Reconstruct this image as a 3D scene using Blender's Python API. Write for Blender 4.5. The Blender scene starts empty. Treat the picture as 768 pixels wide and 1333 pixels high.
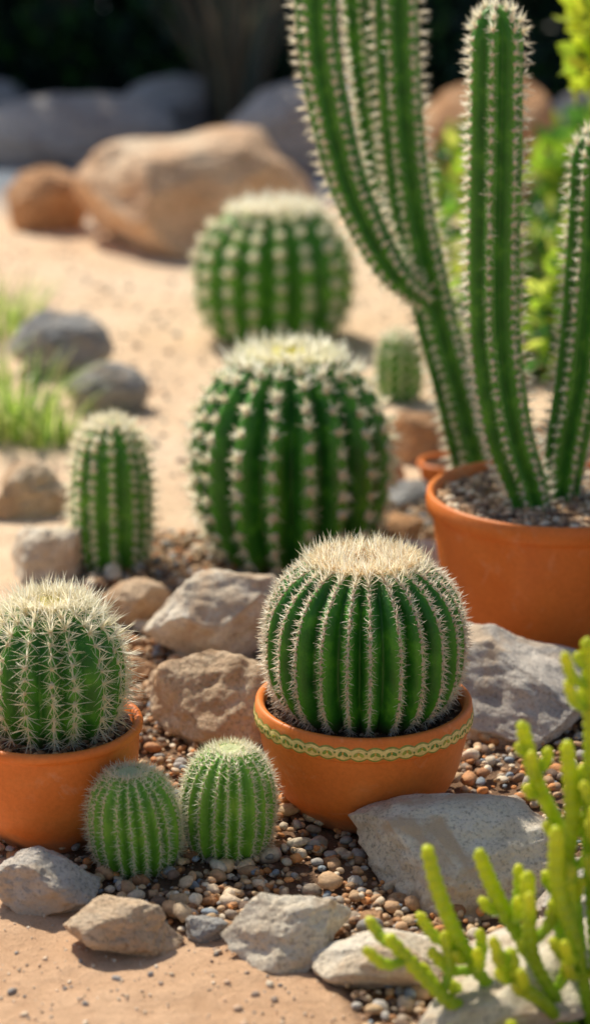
import bpy, bmesh, math, random
import numpy as np
from mathutils import Vector, Matrix, noise

rs = np.random.RandomState
scene = bpy.context.scene
COL = scene.collection

# ------------------------------------------------------------------ helpers
def link(ob, parent=None):
    COL.objects.link(ob)
    if parent is not None:
        ob.parent = parent
    return ob

def empty(name, loc):
    e = bpy.data.objects.new(name, None)
    e.empty_display_size = 0.05
    e.location = loc
    COL.objects.link(e)
    return e

def np_mesh(name, V, F, mats, col=None, smooth=True, parent=None, loc=(0, 0, 0), rotz=0.0, matidx=None):
    V = np.asarray(V, dtype=np.float32); F = np.asarray(F, dtype=np.int32)
    me = bpy.data.meshes.new(name)
    me.vertices.add(len(V)); me.vertices.foreach_set('co', V.ravel())
    k = F.shape[1]
    me.loops.add(F.size); me.loops.foreach_set('vertex_index', F.ravel())
    me.polygons.add(len(F))
    me.polygons.foreach_set('loop_start', np.arange(0, F.size, k, dtype=np.int32))
    me.polygons.foreach_set('use_smooth', np.full(len(F), smooth, dtype=bool))
    if not isinstance(mats, (list, tuple)): mats = [mats]
    for m in mats: me.materials.append(m)
    if matidx is not None:
        me.polygons.foreach_set('material_index', np.asarray(matidx, dtype=np.int32))
    me.update(calc_edges=True)
    if col is not None:
        a = me.color_attributes.new('Col', 'FLOAT_COLOR', 'POINT')
        c = np.ones((len(V), 4), dtype=np.float32); c[:, :3] = col
        a.data.foreach_set('color', c.ravel())
    me.validate()
    ob = bpy.data.objects.new(name, me)
    ob.location = loc; ob.rotation_euler = (0, 0, rotz)
    return link(ob, parent)

def join_parts(parts):
    Vs, Fs, Cs = [], [], []; o = 0
    for p in parts:
        Vs.append(p[0]); Fs.append(p[1] + o); o += len(p[0])
        if len(p) > 2: Cs.append(p[2])
    return np.concatenate(Vs), np.concatenate(Fs), (np.concatenate(Cs) if Cs else None)

_ico = {}
def ico(sub):
    if sub not in _ico:
        bm = bmesh.new(); bmesh.ops.create_icosphere(bm, subdivisions=sub, radius=1.0)
        V = np.array([v.co[:] for v in bm.verts]); F = np.array([[v.index for v in f.verts] for f in bm.faces])
        bm.free(); _ico[sub] = (V, F)
    V, F = _ico[sub]
    return V.copy(), F.copy()

def unit(a):
    return a / (np.linalg.norm(a, axis=-1, keepdims=True) + 1e-12)

# ------------------------------------------------------------------ materials
def new_mat(name):
    m = bpy.data.materials.new(name); m.use_nodes = True
    nt = m.node_tree; b = nt.nodes['Principled BSDF']
    return m, nt, b

def ramp(nt, fac, stops):
    r = nt.nodes.new('ShaderNodeValToRGB')
    el = r.color_ramp.elements
    while len(el) < len(stops): el.new(0.5)
    for e, (p, c) in zip(el, stops):
        e.position = p; e.color = (c[0], c[1], c[2], 1)
    nt.links.new(fac, r.inputs[0])
    return r.outputs[0]

def coords(nt, rnd=True):
    tc = nt.nodes.new('ShaderNodeTexCoord'); out = tc.outputs['Object']
    if rnd:
        oi = nt.nodes.new('ShaderNodeObjectInfo')
        mu = nt.nodes.new('ShaderNodeMath'); mu.operation = 'MULTIPLY'; mu.inputs[1].default_value = 37.0
        nt.links.new(oi.outputs['Random'], mu.inputs[0])
        ad = nt.nodes.new('ShaderNodeVectorMath'); ad.operation = 'ADD'
        nt.links.new(out, ad.inputs[0]); nt.links.new(mu.outputs[0], ad.inputs[1]); out = ad.outputs[0]
    return out

def noise_tex(nt, vec, scale, detail=6, rough=0.6, dist=0.0):
    n = nt.nodes.new('ShaderNodeTexNoise')
    n.inputs['Scale'].default_value = scale; n.inputs['Detail'].default_value = detail
    n.inputs['Roughness'].default_value = rough; n.inputs['Distortion'].default_value = dist
    nt.links.new(vec, n.inputs['Vector'])
    return n.outputs['Fac']

def mixc(nt, fac, a, b, mode='MIX'):
    m = nt.nodes.new('ShaderNodeMix'); m.data_type = 'RGBA'; m.blend_type = mode
    for s, v in ((m.inputs[0], fac), (m.inputs[6], a), (m.inputs[7], b)):
        if isinstance(v, (int, float)): s.default_value = v
        elif isinstance(v, tuple): s.default_value = (v[0], v[1], v[2], 1)
        else: nt.links.new(v, s)
    return m.outputs[2]

def bump(nt, h, strength, dist, normal=None):
    b = nt.nodes.new('ShaderNodeBump'); b.inputs['Strength'].default_value = strength
    b.inputs['Distance'].default_value = dist
    nt.links.new(h, b.inputs['Height'])
    if normal is not None: nt.links.new(normal, b.inputs['Normal'])
    return b.outputs[0]

def mat_rock(name, c1, c2, c3, sc=14.0, rough=0.85, patina=None):
    m, nt, b = new_mat(name); v = coords(nt)
    n1 = noise_tex(nt, v, sc, 6, 0.62, 0.4)
    base = ramp(nt, n1, [(0.30, c1), (0.5, c2), (0.68, c3)])
    n2 = noise_tex(nt, v, sc * 14, 3, 0.7)
    sp = ramp(nt, n2, [(0.34, (0.50, 0.46, 0.43)), (0.47, (1, 1, 1)), (0.7, (1.12, 1.10, 1.07))])
    base = mixc(nt, 0.8, base, sp, 'MULTIPLY')
    if patina:
        n4 = noise_tex(nt, v, sc * 0.6, 4, 0.6, 1.0)
        f = ramp(nt, n4, [(0.5, (0, 0, 0)), (0.62, (1, 1, 1))])
        base = mixc(nt, f, base, patina)
    nt.links.new(base, b.inputs['Base Color'])
    b.inputs['Roughness'].default_value = rough
    b.inputs['Specular IOR Level'].default_value = 0.25
    n3 = noise_tex(nt, v, sc * 3.0, 8, 0.68)
    nb = bump(nt, n3, 1.0, 0.013)
    nb = bump(nt, n2, 0.6, 0.002, nb)
    nt.links.new(nb, b.inputs['Normal'])
    return m

M_rock_tan = mat_rock('rock_tan', (0.46, 0.29, 0.17), (0.68, 0.49, 0.32), (0.80, 0.64, 0.46), 13, patina=(0.56, 0.35, 0.20))
M_rock_cream = mat_rock('rock_cream', (0.60, 0.46, 0.32), (0.82, 0.70, 0.54), (0.90, 0.81, 0.67), 15, patina=(0.70, 0.51, 0.34))
M_rock_grey = mat_rock('rock_grey', (0.44, 0.39, 0.34), (0.64, 0.57, 0.49), (0.78, 0.70, 0.60), 15, patina=(0.64, 0.49, 0.35))
M_rock_slate = mat_rock('rock_slate', (0.22, 0.22, 0.22), (0.36, 0.35, 0.34), (0.50, 0.46, 0.41), 16, patina=(0.42, 0.34, 0.27))
M_rock_brown = mat_rock('rock_brown', (0.36, 0.17, 0.08), (0.58, 0.31, 0.15), (0.70, 0.44, 0.26), 12)
M_rock_far = mat_rock('rock_far', (0.30, 0.26, 0.24), (0.44, 0.40, 0.37), (0.56, 0.52, 0.48), 3)
M_boulder = mat_rock('boulder_tan', (0.56, 0.32, 0.18), (0.76, 0.50, 0.31), (0.86, 0.66, 0.46), 4)

def mat_attr(name, rough=0.6, transl=0.0, bumpsc=None, spec=0.4, mulnoise=None):
    m, nt, b = new_mat(name)
    at = nt.nodes.new('ShaderNodeAttribute'); at.attribute_name = 'Col'
    c = at.outputs['Color']
    v = coords(nt, False)
    if mulnoise:
        n = noise_tex(nt, v, mulnoise, 4, 0.65)
        c = mixc(nt, 0.8, c, ramp(nt, n, [(0.3, (0.6, 0.58, 0.55)), (0.55, (1, 1, 1)), (0.75, (1.2, 1.2, 1.2))]), 'MULTIPLY')
    nt.links.new(c, b.inputs['Base Color'])
    b.inputs['Roughness'].default_value = rough
    b.inputs['Specular IOR Level'].default_value = spec
    if bumpsc:
        nt.links.new(bump(nt, noise_tex(nt, v, bumpsc, 4, 0.7), 0.6, 0.002), b.inputs['Normal'])
    if transl > 0:
        t = nt.nodes.new('ShaderNodeBsdfTranslucent'); nt.links.new(c, t.inputs['Color'])
        mx = nt.nodes.new('ShaderNodeMixShader'); mx.inputs[0].default_value = transl
        nt.links.new(b.outputs[0], mx.inputs[1]); nt.links.new(t.outputs[0], mx.inputs[2])
        nt.links.new(mx.outputs[0], nt.nodes['Material Output'].inputs['Surface'])
    return m

M_spine = mat_attr('cactus_spines', 0.35, 0.62, spec=0.6)
M_wool = mat_attr('cactus_wool', 0.9, 0.45, spec=0.1)
M_leaf = mat_attr('leaves', 0.35, 0.55, spec=0.5)
M_pebble = mat_attr('pebbles', 0.6, 0.0, bumpsc=350, spec=0.22, mulnoise=160)
M_paint = mat_attr('glaze_paint', 0.35, 0.0, spec=0.4, mulnoise=200)
M_bark = mat_attr('woody_stem', 0.85, 0.0, bumpsc=60, spec=0.2)

def mat_cactus(name, dark, mid, light, sc=30, rough=0.42):
    m, nt, b = new_mat(name); v = coords(nt)
    at = nt.nodes.new('ShaderNodeAttribute'); at.attribute_name = 'Col'
    sep = nt.nodes.new('ShaderNodeSeparateColor'); nt.links.new(at.outputs['Color'], sep.inputs[0])
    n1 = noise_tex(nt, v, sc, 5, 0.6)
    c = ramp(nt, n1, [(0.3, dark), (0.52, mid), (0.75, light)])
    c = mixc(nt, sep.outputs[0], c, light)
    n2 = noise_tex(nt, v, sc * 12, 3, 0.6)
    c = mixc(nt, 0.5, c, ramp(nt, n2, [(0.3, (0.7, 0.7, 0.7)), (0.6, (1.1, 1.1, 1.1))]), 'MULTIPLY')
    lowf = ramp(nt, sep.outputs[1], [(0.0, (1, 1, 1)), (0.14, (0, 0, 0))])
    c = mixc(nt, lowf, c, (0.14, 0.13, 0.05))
    nt.links.new(c, b.inputs['Base Color'])
    b.inputs['Roughness'].default_value = rough
    b.inputs['Specular IOR Level'].default_value = 0.35
    b.inputs['Specular Tint'].default_value = (1.0, 0.98, 0.85, 1)
    nt.links.new(bump(nt, noise_tex(nt, v, sc * 5, 4, 0.6), 0.25, 0.003), b.inputs['Normal'])
    return m

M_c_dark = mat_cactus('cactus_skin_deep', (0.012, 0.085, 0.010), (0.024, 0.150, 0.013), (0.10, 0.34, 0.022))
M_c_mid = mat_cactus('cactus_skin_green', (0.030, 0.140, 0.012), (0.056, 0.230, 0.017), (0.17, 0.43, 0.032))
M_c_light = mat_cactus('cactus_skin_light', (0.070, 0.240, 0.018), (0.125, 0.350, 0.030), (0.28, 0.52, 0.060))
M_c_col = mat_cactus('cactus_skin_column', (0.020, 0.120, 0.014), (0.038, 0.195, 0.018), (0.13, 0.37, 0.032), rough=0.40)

def mat_terracotta():
    m, nt, b = new_mat('terracotta'); v = coords(nt)
    n1 = noise_tex(nt, v, 9, 6, 0.6, 0.6)
    c = ramp(nt, n1, [(0.3, (0.74, 0.180, 0.030)), (0.55, (0.82, 0.225, 0.042)), (0.75, (0.86, 0.30, 0.08))])
    n2 = noise_tex(nt, v, 160, 4, 0.7)
    c = mixc(nt, 0.5, c, ramp(nt, n2, [(0.3, (0.78, 0.74, 0.7)), (0.6, (1.03, 1.03, 1.03))]), 'MULTIPLY')
    n4 = noise_tex(nt, v, 22, 6, 0.7, 0.8)
    c = mixc(nt, ramp(nt, n4, [(0.58, (0, 0, 0)), (0.75, (0.36, 0.36, 0.36))]), c, (0.82, 0.50, 0.32))
    tc = nt.nodes.new('ShaderNodeTexCoord'); sx = nt.nodes.new('ShaderNodeSeparateXYZ'); nt.links.new(tc.outputs['Object'], sx.inputs[0])
    ad = nt.nodes.new('ShaderNodeMath'); ad.operation = 'MULTIPLY_ADD'; ad.inputs[1].default_value = 0.05
    nt.links.new(n4, ad.inputs[0]); nt.links.new(sx.outputs['Z'], ad.inputs[2])
    dirt = ramp(nt, ad.outputs[0], [(0.028, (0.7, 0.7, 0.7)), (0.060, (0, 0, 0))])
    c = mixc(nt, dirt, c, (0.42, 0.24, 0.14))
    nt.links.new(c, b.inputs['Base Color']); b.inputs['Roughness'].default_value = 0.45
    b.inputs['Specular IOR Level'].default_value = 0.28
    nb = bump(nt, n2, 0.15, 0.001); nb = bump(nt, n1, 0.2, 0.004, nb)
    nt.links.new(nb, b.inputs['Normal'])
    return m
M_terra = mat_terracotta()

def mat_soil():
    m, nt, b = new_mat('potting_soil'); v = coords(nt)
    n = noise_tex(nt, v, 120, 6, 0.75)
    nt.links.new(ramp(nt, n, [(0.3, (0.05, 0.027, 0.015)), (0.55, (0.13, 0.068, 0.036)), (0.75, (0.26, 0.15, 0.09))]), b.inputs['Base Color'])
    b.inputs['Roughness'].default_value = 0.95
    nt.links.new(bump(nt, n, 1.0, 0.006), b.inputs['Normal'])
    return m
M_soil = mat_soil()

def mat_ground():
    m, nt, b = new_mat('sandy_ground'); v = coords(nt, False)
    n1 = noise_tex(nt, v, 2.2, 6, 0.6)
    n2 = noise_tex(nt, v, 26, 8, 0.7)
    n3 = noise_tex(nt, v, 380, 3, 0.75)
    c = ramp(nt, n1, [(0.3, (0.82, 0.58, 0.38)), (0.55, (0.92, 0.69, 0.48)), (0.75, (0.95, 0.75, 0.55))])
    c = mixc(nt, 0.7, c, ramp(nt, n2, [(0.3, (0.76, 0.70, 0.65)), (0.6, (1.04, 1.03, 1.02))]), 'MULTIPLY')
    c = mixc(nt, 0.7, c, ramp(nt, n3, [(0.32, (0.58, 0.52, 0.48)), (0.44, (1, 1, 1)), (0.72, (1.05, 1.05, 1.04))]), 'MULTIPLY')
    at = nt.nodes.new('ShaderNodeAttribute'); at.attribute_name = 'Col'
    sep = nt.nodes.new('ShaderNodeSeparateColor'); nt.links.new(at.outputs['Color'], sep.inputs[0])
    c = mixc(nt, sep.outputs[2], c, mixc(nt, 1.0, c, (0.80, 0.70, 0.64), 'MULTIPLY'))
    soil = ramp(nt, n3, [(0.3, (0.08, 0.045, 0.025)), (0.6, (0.22, 0.12, 0.07)), (0.75, (0.38, 0.23, 0.15))])
    c = mixc(nt, sep.outputs[0], c, soil)
    far = ramp(nt, n2, [(0.3, (0.16, 0.18, 0.21)), (0.6, (0.30, 0.33, 0.37)), (0.8, (0.44, 0.46, 0.48))])  # far gravel, with the bluish shade at the back painted into its colour
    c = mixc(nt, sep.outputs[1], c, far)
    nt.links.new(c, b.inputs['Base Color']); b.inputs['Roughness'].default_value = 0.95
    b.inputs['Specular IOR Level'].default_value = 0.1
    nb = bump(nt, n2, 0.8, 0.015); nb = bump(nt, n3, 0.6, 0.0025, nb)
    nt.links.new(nb, b.inputs['Normal'])
    return m
M_ground = mat_ground()

# ------------------------------------------------------------------ ground
def gh(x, y):
    return (0.0035 * np.sin(9 * x + 1.3 * y) + 0.003 * np.sin(13 * y - 5 * x + 1) + 0.0016 * np.sin(31 * x + 17 * y)
            + 0.0013 * np.sin(43 * y - 29 * x))

def gravel_mask(x, y):
    front = np.interp(x, [-0.60, -0.33, -0.22, -0.12, -0.02, 0.06, 0.14, 0.6], [2.45, 2.27, 2.15, 2.07, 2.05, 1.90, 1.8, 1.7])
    left = np.interp(y, [1.8, 2.3, 2.8, 3.3, 3.6], [-0.6, -0.5, -0.42, -0.40, -0.33])
    back = np.interp(x, [-0.5, -0.3, 0.0, 0.2, 0.35, 0.9], [3.45, 3.60, 3.74, 3.80, 4.3, 4.6])
    w = 0.02 * np.sin(x * 40) + 0.015 * np.sin(x * 23 + 2)
    d = np.minimum(np.minimum(y - front - w, x - left + w), np.minimum(back - y + w, 1.1 - x))
    return np.clip(d / 0.05, 0, 1)

nx, ny = 361, 421
u = np.linspace(-1, 1, nx); xs = np.sinh(u * 6) / np.sinh(6) * 70
w = np.linspace(-1, 1, ny); ys = 2.8 + np.sinh(w * 6) / np.sinh(6) * 80
X, Y = np.meshgrid(xs, ys)
Z = gh(X, Y)
rr = rs(3)
Z += rr.normal(0, 0.0008, Z.shape)
V = np.stack([X.ravel(), Y.ravel(), Z.ravel()], 1)
i = np.arange(nx - 1); j = np.arange(ny - 1); I, J = np.meshgrid(i, j)
a = (J * nx + I).ravel(); F = np.stack([a, a + 1, a + nx + 1, a + nx], 1)
gm = gravel_mask(V[:, 0], V[:, 1]) * 0.9
far = np.clip((V[:, 1] - 7.3 - 0.3 * np.sin(V[:, 0] * 3)) / 0.8, 0, 1)  # where the painted blue-grey shade of the far ground sets in
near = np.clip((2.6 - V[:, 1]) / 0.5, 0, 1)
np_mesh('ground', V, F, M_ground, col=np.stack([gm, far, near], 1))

# ------------------------------------------------------------------ rocks
def rock_verts(seed, sub=6, cuts=16, dmin=0.55, dmax=0.88, amp=0.10, soft=0.0):
    r = rs(seed); V, F = ico(sub)
    for k in range(cuts):
        n = unit(r.normal(size=3)); d = r.uniform(dmin, dmax)
        s = V @ n - d
        V = V - np.outer(np.maximum(s, 0) * (1 - soft), n)
    o = Vector(r.uniform(-50, 50, 3))
    disp = np.array([noise.fractal(Vector(p) * 1.6 + o, 0.9, 2.1, 5) for p in V])
    rid = np.array([noise.noise(Vector(p) * 4.5 - o) for p in V])
    fine = np.array([noise.noise(Vector(p) * 11.0 + o) for p in V])
    V = V + unit(V) * (disp * amp + rid * amp * 0.35 + fine * amp * 0.12)[:, None]
    return V, F

def rock(name, x, y, w, d, h, seed, mat, rotz=0.0, tilt=(0, 0), sub=6, **kw):
    V, F = rock_verts(seed, sub, **kw)
    mn, mx = V.min(0), V.max(0)
    V = (V - (mn + mx) / 2) / ((mx - mn) / 2)
    V = V * np.array([w / 2, d / 2, h * 0.62])
    R = np.array((Matrix.Rotation(tilt[0], 3, 'X') @ Matrix.Rotation(tilt[1], 3, 'Y')))
    V = V @ R.T
    V[:, 2] += h - V[:, 2].max()
    return np_mesh(name, V, F, mat, loc=(x, y, 0), rotz=rotz)

R = rock
R('rock', -0.122, 3.00, 0.235, 0.19, 0.145, 11, M_rock_cream, 0.2, (0.05, -0.05))
R('rock', -0.115, 2.69, 0.20, 0.17, 0.125, 12, M_rock_tan, -0.4, (-0.25, -0.35))
R('rock', 0.355, 2.74, 0.31, 0.25, 0.135, 13, M_rock_grey, 0.1, (0.1, 0.12))
R('rock', 0.195, 2.245, 0.275, 0.21, 0.095, 14, M_rock_cream, -0.15, (0.16, -0.05), dmin=0.5)
R('rock', -0.295, 2.19, 0.135, 0.11, 0.065, 15, M_rock_grey, 0.3, (0.1, 0.1))
R('rock', -0.193, 2.085, 0.135, 0.095, 0.055, 16, M_rock_tan, -0.1)
R('rock', -0.008, 2.065, 0.150, 0.115, 0.070, 17, M_rock_cream, 0.15, (0.15, -0.15))
R('rock', 0.103, 2.01, 0.175, 0.11, 0.055, 18, M_rock_cream, -0.1)
R('rock', 0.235, 1.935, 0.26, 0.18, 0.085, 19, M_rock_cream, 0.3, (0.1, -0.2))
R('rock', -0.10, 2.10, 0.048, 0.04, 0.028, 20, M_rock_slate, 0.5, sub=5)
R('rock', 0.088, 2.115, 0.035, 0.03, 0.024, 21, M_rock_brown, 0.5, sub=5)
R('rock', 0.345, 2.12, 0.12, 0.14, 0.08, 22, M_rock_grey, 0.5)
R('rock', -0.255, 3.13, 0.11, 0.10, 0.080, 23, M_rock_tan, 0.1, (0, 0.2))
R('rock', -0.425, 3.40, 0.17, 0.14, 0.090, 24, M_rock_cream, 0.4, (0.1, -0.45))
R('rock', -0.505, 3.78, 0.17, 0.16, 0.10, 25, M_rock_tan, 0.2)
R('rock', -0.26, 2.86, 0.10, 0.08, 0.05, 26, M_rock_brown, 0.9)
R('rock', -0.19, 2.80, 0.07, 0.07, 0.05, 27, M_rock_tan, 0.2)
R('rock', 0.165, 3.55, 0.15, 0.12, 0.060, 28, M_rock_brown, 0.1, (0, -0.2))
R('rock', 0.25, 3.33, 0.20, 0.15, 0.085, 29, M_rock_cream, 0.3, (0, 0.2))
R('rock', 0.16, 3.12, 0.10, 0.09, 0.05, 30, M_rock_cream, 0.3)
R('rock', 0.245, 4.15, 0.19, 0.16, 0.11, 31, M_rock_brown, 0.2)
R('rock', 0.155, 3.92, 0.11, 0.10, 0.09, 32, M_rock_brown, 0.8)
R('rock', 0.36, 4.00, 0.14, 0.12, 0.07, 33, M_rock_slate, 0.8)
R('rock', 0.10, 4.25, 0.10, 0.10, 0.06, 34, M_rock_tan, 0.8, sub=5)
R('rock', 0.22, 3.80, 0.10, 0.08, 0.05, 35, M_rock_slate, 0.1, sub=5)
R('rock', -0.575, 4.95, 0.26, 0.22, 0.15, 40, M_rock_slate, 0.2, cuts=6, dmin=0.75, dmax=0.95, sub=5)
R('rock', -0.43, 4.58, 0.20, 0.16, 0.11, 41, M_rock_slate, 0.0, cuts=6, dmin=0.75, dmax=0.95, sub=5)
R('boulder', -0.31, 6.85, 0.86, 0.62, 0.385, 52, M_boulder, 0.1, (0, 0.0), cuts=12, dmin=0.60, dmax=0.85, amp=0.06)
R('boulder', -0.86, 7.15, 0.30, 0.30, 0.215, 43, M_rock_brown, 0.1, cuts=6, dmin=0.75, dmax=0.95, sub=5)
R('boulder', -1.0, 9.0, 1.0, 0.6, 0.30, 44, M_rock_far, 0.1, cuts=9, dmin=0.7, dmax=0.92, sub=5)
R('boulder', 0.10, 8.8, 0.85, 0.6, 0.38, 45, M_rock_far, 0.4, cuts=9, dmin=0.7, dmax=0.92, sub=5)
R('boulder', 0.75, 7.9, 0.60, 0.5, 0.44, 46, M_rock_brown, 0.4, cuts=9, dmin=0.7, dmax=0.92, sub=5)
R('boulder', -0.6, 10.2, 0.9, 0.6, 0.26, 47, M_rock_far, 1.0, cuts=9, dmin=0.7, dmax=0.92, sub=5)
R('boulder', -1.6, 10.3, 0.8, 0.6, 0.26, 48, M_rock_far, 1.0, cuts=9, dmin=0.7, dmax=0.92, sub=5)
R('boulder', 1.35, 8.9, 0.7, 0.5, 0.40, 49, M_rock_far, 0.7, cuts=9, dmin=0.7, dmax=0.92, sub=5)
R('boulder', -1.75, 7.6, 0.5, 0.5, 0.3, 50, M_boulder, 0.3, cuts=9, dmin=0.7, dmax=0.92, sub=5)

# ------------------------------------------------------------------ pebbles
PEB = []
for k in range(10):
    r = rs(100 + k); Vv, Ff = ico(2)
    for q in range(5):
        n = unit(r.normal(size=3)); d = r.uniform(0.62, 0.85)
        s = Vv @ n - d; Vv = Vv - np.outer(np.maximum(s, 0) * 0.8, n)
    Vv = Vv * (1 + 0.08 * np.sin(Vv @ r.normal(size=3) * 2.5 + r.uniform(0, 6)))[:, None]
    PEB.append((Vv, Ff))
PCOL = np.array([(0.62, 0.38, 0.21), (0.72, 0.52, 0.33), (0.46, 0.22, 0.10), (0.36, 0.28, 0.21), (0.42, 0.38, 0.34),
                 (0.82, 0.68, 0.50), (0.58, 0.29, 0.13), (0.24, 0.15, 0.10), (0.68, 0.46, 0.26), (0.28, 0.32, 0.36), (0.72, 0.31, 0.11),
                 (0.62, 0.40, 0.23), (0.52, 0.31, 0.17), (0.78, 0.60, 0.42)])

def pebbles(name, P, size, seed, parent=None, cols=PCOL, loc=(0, 0, 0)):
    r = rs(seed); n = len(P); which = r.randint(0, len(PEB), n); parts = []
    for k in range(len(PEB)):
        idx = np.where(which == k)[0]
        if len(idx) == 0: continue
        B, Fb = PEB[k]; m = len(idx)
        sc = np.stack([np.ones(m), r.uniform(0.62, 0.95, m), r.uniform(0.45, 0.75, m)], 1) * size[idx][:, None] * 0.5
        Vv = B[None] * sc[:, None, :]
        t1 = r.normal(0, 0.3, m); c, s = np.cos(t1)[:, None], np.sin(t1)[:, None]
        y, z = Vv[..., 1] * c - Vv[..., 2] * s, Vv[..., 1] * s + Vv[..., 2] * c
        a = r.uniform(0, 6.28, m); c, s = np.cos(a)[:, None], np.sin(a)[:, None]
        x2, y2 = Vv[..., 0] * c - y * s, Vv[..., 0] * s + y * c
        Vv = np.stack([x2, y2, z], -1) + P[idx][:, None, :]
        C = cols[r.randint(0, len(cols), m)] * r.uniform(0.75, 1.2, (m, 1))
        Cc = np.repeat(C[:, None, :], len(B), 1)
        Ff = Fb[None] + (np.arange(m) * len(B))[:, None, None]
        parts.append((Vv.reshape(-1, 3), Ff.reshape(-1, 3), Cc.reshape(-1, 3)))
    V, F, C = join_parts(parts)
    return np_mesh(name, V, F, M_pebble, col=C, parent=parent, loc=loc)

def gravel():
    r = rs(7); N = 60000
    x = r.uniform(-0.6, 1.0, N); y = 1.75 + (r.uniform(0, 1, N) ** 1.25) * 2.9
    keep = (gravel_mask(x, y) > r.uniform(0, 1, N)) & (np.abs(x) < y * 0.17 + 0.10)
    x, y = x[keep], y[keep]
    n = min(len(x), 12500); x, y = x[:n], y[:n]
    size = np.clip(r.lognormal(math.log(0.0115), 0.38, n), 0.005, 0.026)
    far = y > 3.0; size[far] *= 1.15
    big = r.uniform(size=n) < 0.03; size[big] = r.uniform(0.024, 0.034, big.sum())
    z = gh(x, y) + size * 0.16 + r.uniform(0, 0.011, n)
    pebbles('gravel', np.stack([x, y, z], 1), size, 8)
gravel()

def grit():
    r = rs(17); N = 5200
    x = r.uniform(-0.8, 0.8, N); y = r.uniform(1.75, 2.4, N)
    m = (np.abs(x) < y * 0.18 + 0.06)
    x, y = x[m], y[m]
    x2 = r.uniform(-1.2, 0.9, 4200); y2 = r.uniform(3.3, 7.0, 4200)
    size = np.concatenate([np.clip(r.lognormal(math.log(0.0028), 0.65, len(x)), 0.0012, 0.014),
                           np.clip(r.lognormal(math.log(0.008), 0.5, len(x2)), 0.003, 0.03)])
    x = np.concatenate([x, x2]); y = np.concatenate([y, y2])
    cols = np.array([(0.80, 0.60, 0.42), (0.68, 0.46, 0.31), (0.50, 0.36, 0.27), (0.88, 0.72, 0.54), (0.42, 0.37, 0.33)])
    pebbles('sand_grit', np.stack([x, y, gh(x, y) + size * 0.12], 1), size, 18, cols=cols)
grit()

# ------------------------------------------------------------------ cactus tools
def cones(P, D, L, wd, c0, c1, r, bend=0.0):
    """thin tapering spines (flat-sectioned, two segments, slightly curved) with random roll"""
    n = len(P); D = unit(D)
    ref = np.where(np.abs(D[:, 2:3]) < 0.9, np.array([[0, 0, 1.0]]), np.array([[1.0, 0, 0]]))
    A0 = unit(np.cross(D, ref)); B0 = np.cross(D, A0)
    ro = r.uniform(0, math.pi, (n, 1)); A = A0 * np.cos(ro) + B0 * np.sin(ro)
    L = L[:, None]; h = wd * 1.25
    off = unit(r.normal(size=(n, 3))) * bend * L
    mid = P + D * L * 0.55 + off
    V = np.stack([P - A * h, P + A * h, mid - A * h * 0.65, mid + A * h * 0.65, P + D * L], 1)
    f = np.array([[0, 1, 3], [0, 3, 2], [2, 3, 4]])
    F = f[None] + (np.arange(n) * 5)[:, None, None]
    t = r.uniform(0, 1, (n, 1)); c = np.array(c0) * (1 - t) + np.array(c1) * t
    c = np.minimum(c * r.uniform(0.90, 1.04, (n, 1)), 0.98)
    C = np.repeat(c[:, None, :], 5, 1)
    return V.reshape(-1, 3), F.reshape(-1, 3), C.reshape(-1, 3)

def spines(P, N, U, k, length, spread, wd, c0, c1, seed, central=0, clen=1.3, bend=0.05, up=0.0):
    r = rs(seed); S = np.cross(N, U); m = len(P)
    outs = []
    ph = r.uniform(0, 6.28, m)
    for q in range(k):
        b = ph + 2 * math.pi * q / k + r.normal(0, 0.2, m)
        a = np.radians(r.uniform(spread[0], spread[1], m))
        D = N * np.cos(a)[:, None] + (U * np.cos(b)[:, None] + S * np.sin(b)[:, None]) * np.sin(a)[:, None]
        D = D + U * up
        outs.append(cones(P, D, length * r.uniform(0.65, 1.15, m), wd, c0, c1, r, bend))
    for q in range(central):
        D = N + r.normal(0, 0.28, (m, 3)) + U * up
        outs.append(cones(P, D, length * clen * r.uniform(0.7, 1.15, m), wd * 1.25, c0, c1, r, bend))
    return join_parts(outs)

def pads(P, N, U, size, c0, c1, seed, flat=0.55, elong=1.2):
    r = rs(seed); m = len(P); S = np.cross(N, U); parts = []
    wh = r.randint(0, 5, m)
    for k in range(5):
        idx = np.where(wh == k)[0]
        if not len(idx): continue
        B, Fb = ico(1); B = B * (1 + 0.25 * r.normal(size=(len(B), 1)))
        sz = size * r.uniform(0.75, 1.2, len(idx))[:, None, None]
        V = (B[None, :, 0:1] * S[idx][:, None] + B[None, :, 1:2] * U[idx][:, None] * elong + B[None, :, 2:3] * N[idx][:, None] * flat) * sz + P[idx][:, None]
        F = Fb[None] + (np.arange(len(idx)) * len(B))[:, None, None]
        t = r.uniform(0, 1, (len(idx), 1)); c = np.array(c0) * (1 - t) + np.array(c1) * t
        parts.append((V.reshape(-1, 3), F.reshape(-1, 3), np.repeat(c[:, None], len(B), 1).reshape(-1, 3)))
    return join_parts(parts)

def grid_faces(rows, seg):
    I, J = np.meshgrid(np.arange(seg), np.arange(rows - 1))
    a = (J * seg + I).ravel(); b = (J * seg + (I + 1) % seg).ravel()
    return np.stack([a, b, b + seg, a + seg], 1)

def profile_barrel(R, H, phi0=-62, p=0.86, dimple=0.02, n=400):
    ph = np.radians(np.linspace(phi0, 90, n))
    r = R * np.abs(np.cos(ph)) ** p
    s = np.sign(np.sin(ph)) * np.abs(np.sin(ph)) ** (p * 1.02)
    z = (s - s[0]) / (s[-1] - s[0]) * H
    z = z - dimple * np.exp(-(r / (0.30 * R)) ** 2)
    return r, z

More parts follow.
